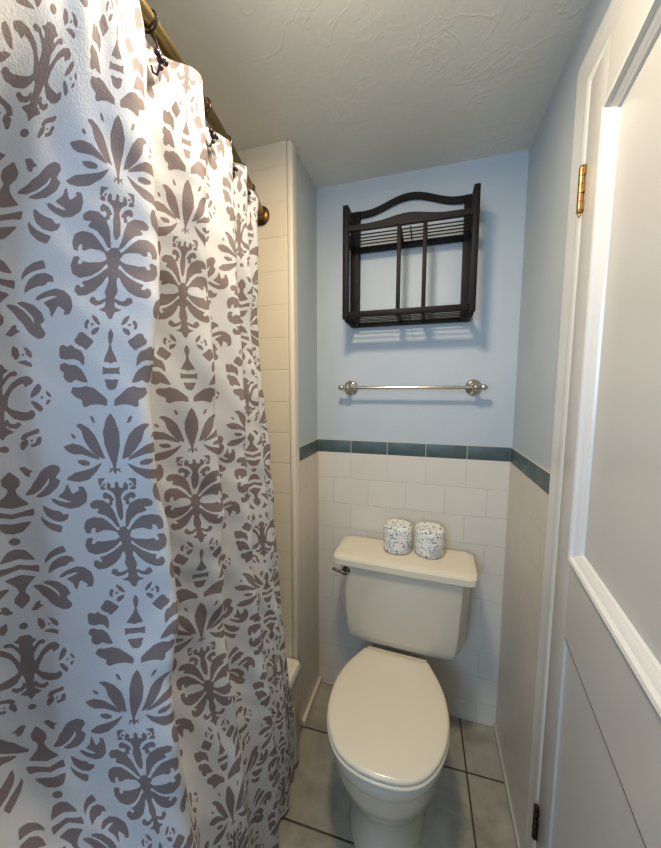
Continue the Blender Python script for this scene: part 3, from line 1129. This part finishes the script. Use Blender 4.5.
# ------------------------------------------------------------------ TOILET PAPER ROLLS
def paper_roll(x, y, key, label, rz):
    t = thing('toilet_paper_roll', label, 'toilet paper', (x, y, 0.7495), rz, 'wrapped rolls on the tank lid')
    bm = bmesh.new()
    lathe(bm, [(0.030, 0.001), (0.049, 0.0015), (0.0535, 0.006), (0.0545, 0.03), (0.0545, 0.075), (0.0535, 0.096), (0.050, 0.101), (0.040, 0.103), (0.025, 0.102), (0.012, 0.100), (0.001, 0.0995)], (0, 0, 0), 'Z', 40)
    for v in bm.verts:
        a = math.atan2(v.co.y, v.co.x)
        k = 1+0.010*math.sin(3*a+x*40)+0.006*math.sin(7*a+v.co.z*60)
        v.co.x *= k
        v.co.y *= k
    obj('printed_wrapper', bm, M[key], t, True, 50, loc=(0, 0, 0))
    return t


paper_roll(0.362, -0.112, 'wrap_a', 'left floral-wrapped toilet roll with a lilac patch on the tank lid', 0.0)
paper_roll(0.479, -0.108, 'wrap_b', 'right floral-wrapped toilet roll with green sprigs on the tank lid', 0.5)

# ------------------------------------------------------------------ WALL SHELF
shelf = thing('wall_shelf', 'dark espresso wooden two-tier slatted shelf hung on the blue wall', 'shelf', (0, 0, 0))
SX0, SX1, SYF, SYB = 0.150, 0.600, -0.155, -0.003
ZB0, ZT0 = 1.612, 2.010
PW, PD = 0.020, 0.030


def wood(name, *a, bev=0.002):
    return obj(name, B(*a, bev), M['espresso'], shelf)


for xa in (SX0, SX1-PW):
    # front post : square, rounded top ; rear post shorter
    bm = bmesh.new()
    box(bm, xa, xa+PW, SYF, SYF+PD, ZB0+0.006, ZT0, 0.003)
    obj('front_post', bm, M['espresso'], shelf)
    bm = bmesh.new()
    xr0, xr1 = (xa, xa+PW+0.016) if xa == SX0 else (xa-0.016, xa+PW)
    box(bm, xr0, xr1, SYB-PD, SYB, ZB0, 2.046, 0.003)
    obj('rear_post', bm, M['espresso'], shelf)
    # shaped top rail of the side (falls from front post then runs to the rear post)
    bm = bmesh.new()
    prism(bm, [(SYF+0.002, ZT0-0.001), (SYF+0.050, ZT0+0.004), (SYF+0.066, ZT0-0.006), (SYB-0.030, ZT0+0.008), (SYB-0.004, ZT0+0.028), (SYB-0.004, ZT0-0.024), (SYF+0.002, ZT0-0.040)], 'X', xa+0.001, xa+PW-0.001)
    obj('side_top_rail', bm, M['espresso'], shelf, False)
    wood('side_rail', xa+0.003, xa+PW-0.003, SYF+PD-0.002, SYB-PD+0.002, 1.896, 1.924)
    wood('side_rail', xa+0.003, xa+PW-0.003, SYF+PD-0.002, SYB-PD+0.002, ZB0, 1.636)


def wave_poly(x0, x1, zb, h, rise, n=40, both=True, exp=1.0):
    xs = [x0+(x1-x0)*k/n for k in range(n+1)]
    f = lambda x: rise*(0.5-0.5*math.cos(2*PI*min(1, max(0, ((x-x0)/(x1-x0)-0.08)/0.84))))**exp
    top = [(x, zb+h+f(x)) for x in xs]
    btm = [(x, zb+(f(x) if both else 0)) for x in reversed(xs)]
    return top+btm


def wave(name, x0, x1, y0, y1, zb, h, rise, both, exp=1.0):
    poly = wave_poly(x0, x1, zb, h, rise, 40, both, exp)
    bm = bmesh.new()
    n = 41
    F = [bm.verts.new((x, y0, z)) for x, z in poly]
    K = [bm.verts.new((x, y1, z)) for x, z in poly]
    m = len(F)
    for i in range(m):
        j = (i+1) % m
        bm.faces.new((F[i], F[j], K[j], K[i]))
    for i in range(n-1):
        a, b, c, d = i, i+1, m-2-i, m-1-i
        bm.faces.new((F[a], F[b], F[c], F[d]))
        bm.faces.new((K[a], K[b], K[c], K[d]))
    return obj(name, bm, M['espresso'], shelf, True, 40)


wave('back_top_rail', SX0+PW-0.001, SX1-PW+0.001, SYB-0.018, SYB-0.004, 2.030, 0.020, 0.040, True)
wave('front_rail', SX0+PW-0.001, SX1-PW+0.001, SYF+0.006, SYF+0.020, 1.922, 0.019, 0.016, False, 2.0)
wood('back_rail', SX0+PW-0.001, SX1-PW+0.001, SYB-0.020, SYB-0.004, 1.898, 1.918)
wood('front_rail', SX0+PW-0.001, SX1-PW+0.001, SYF+0.006, SYF+0.020, 1.626, 1.644)
wood('back_rail', SX0+PW-0.001, SX1-PW+0.001, SYB-0.020, SYB-0.004, 1.612, 1.630)
for zs in (1.921, 1.630):
    n = 4
    for k in range(n):
        y = SYF+0.042+k*0.0255
        bm = bmesh.new()
        tube(bm, [(SX0+PW-0.002, y, zs), (SX1-PW+0.002, y, zs)], 0.0024, 8)
        obj('slat', bm, M['espresso'], shelf)
    bm = bmesh.new()
    tube(bm, [(0.385, SYF+0.020, zs-0.003), (0.385, SYB-0.018, zs-0.003)], 0.0022, 8)
    obj('slat_brace', bm, M['espresso'], shelf)
for xb in (0.348, 0.434):
    wood('upright_bar', xb-0.007, xb+0.007, SYF+0.008, SYF+0.019, 1.640, 1.925)
    for zs in (1.914, 1.622):
        wood('cross_bar', xb-0.007, xb+0.007, SYF+0.018, SYB-0.018, zs, zs+0.010)

# ------------------------------------------------------------------ TOWEL BAR
tb = thing('towel_bar', 'brushed nickel towel bar with round rosettes on the blue wall under the shelf', 'towel bar', (0, 0, 0))
TZ, TY = 1.370, -0.060
bm = bmesh.new()
tube(bm, [(0.140, TY, TZ), (0.633, TY, TZ)], 0.0062, 14)
obj('bar', bm, M['nickel'], tb)
for (xr, s) in ((0.150, -1), (0.622, 1)):
    bm = bmesh.new()
    lathe(bm, [(0.029, -0.0008), (0.030, -0.004), (0.027, -0.008), (0.022, -0.010), (0.0225, -0.013), (0.019, -0.016), (0.012, -0.020), (0.009, -0.030), (0.009, -0.048),
               (0.0125, -0.054), (0.0135, TY), (0.0125, -0.066), (0.006, -0.073), (0.001, -0.0745)], (xr, 0, TZ), 'Y', 28)
    obj('rosette_post', bm, M['nickel'], tb)
    bm = bmesh.new()
    lathe(bm, [(0.007, 0.008*s), (0.010, 0.013*s), (0.0075, 0.017*s), (0.0105, 0.022*s), (0.0115, 0.028*s), (0.009, 0.035*s), (0.004, 0.040*s), (0.001, 0.041*s)], (xr, TY, TZ), 'X', 20)
    obj('finial', bm, M['nickel'], tb)
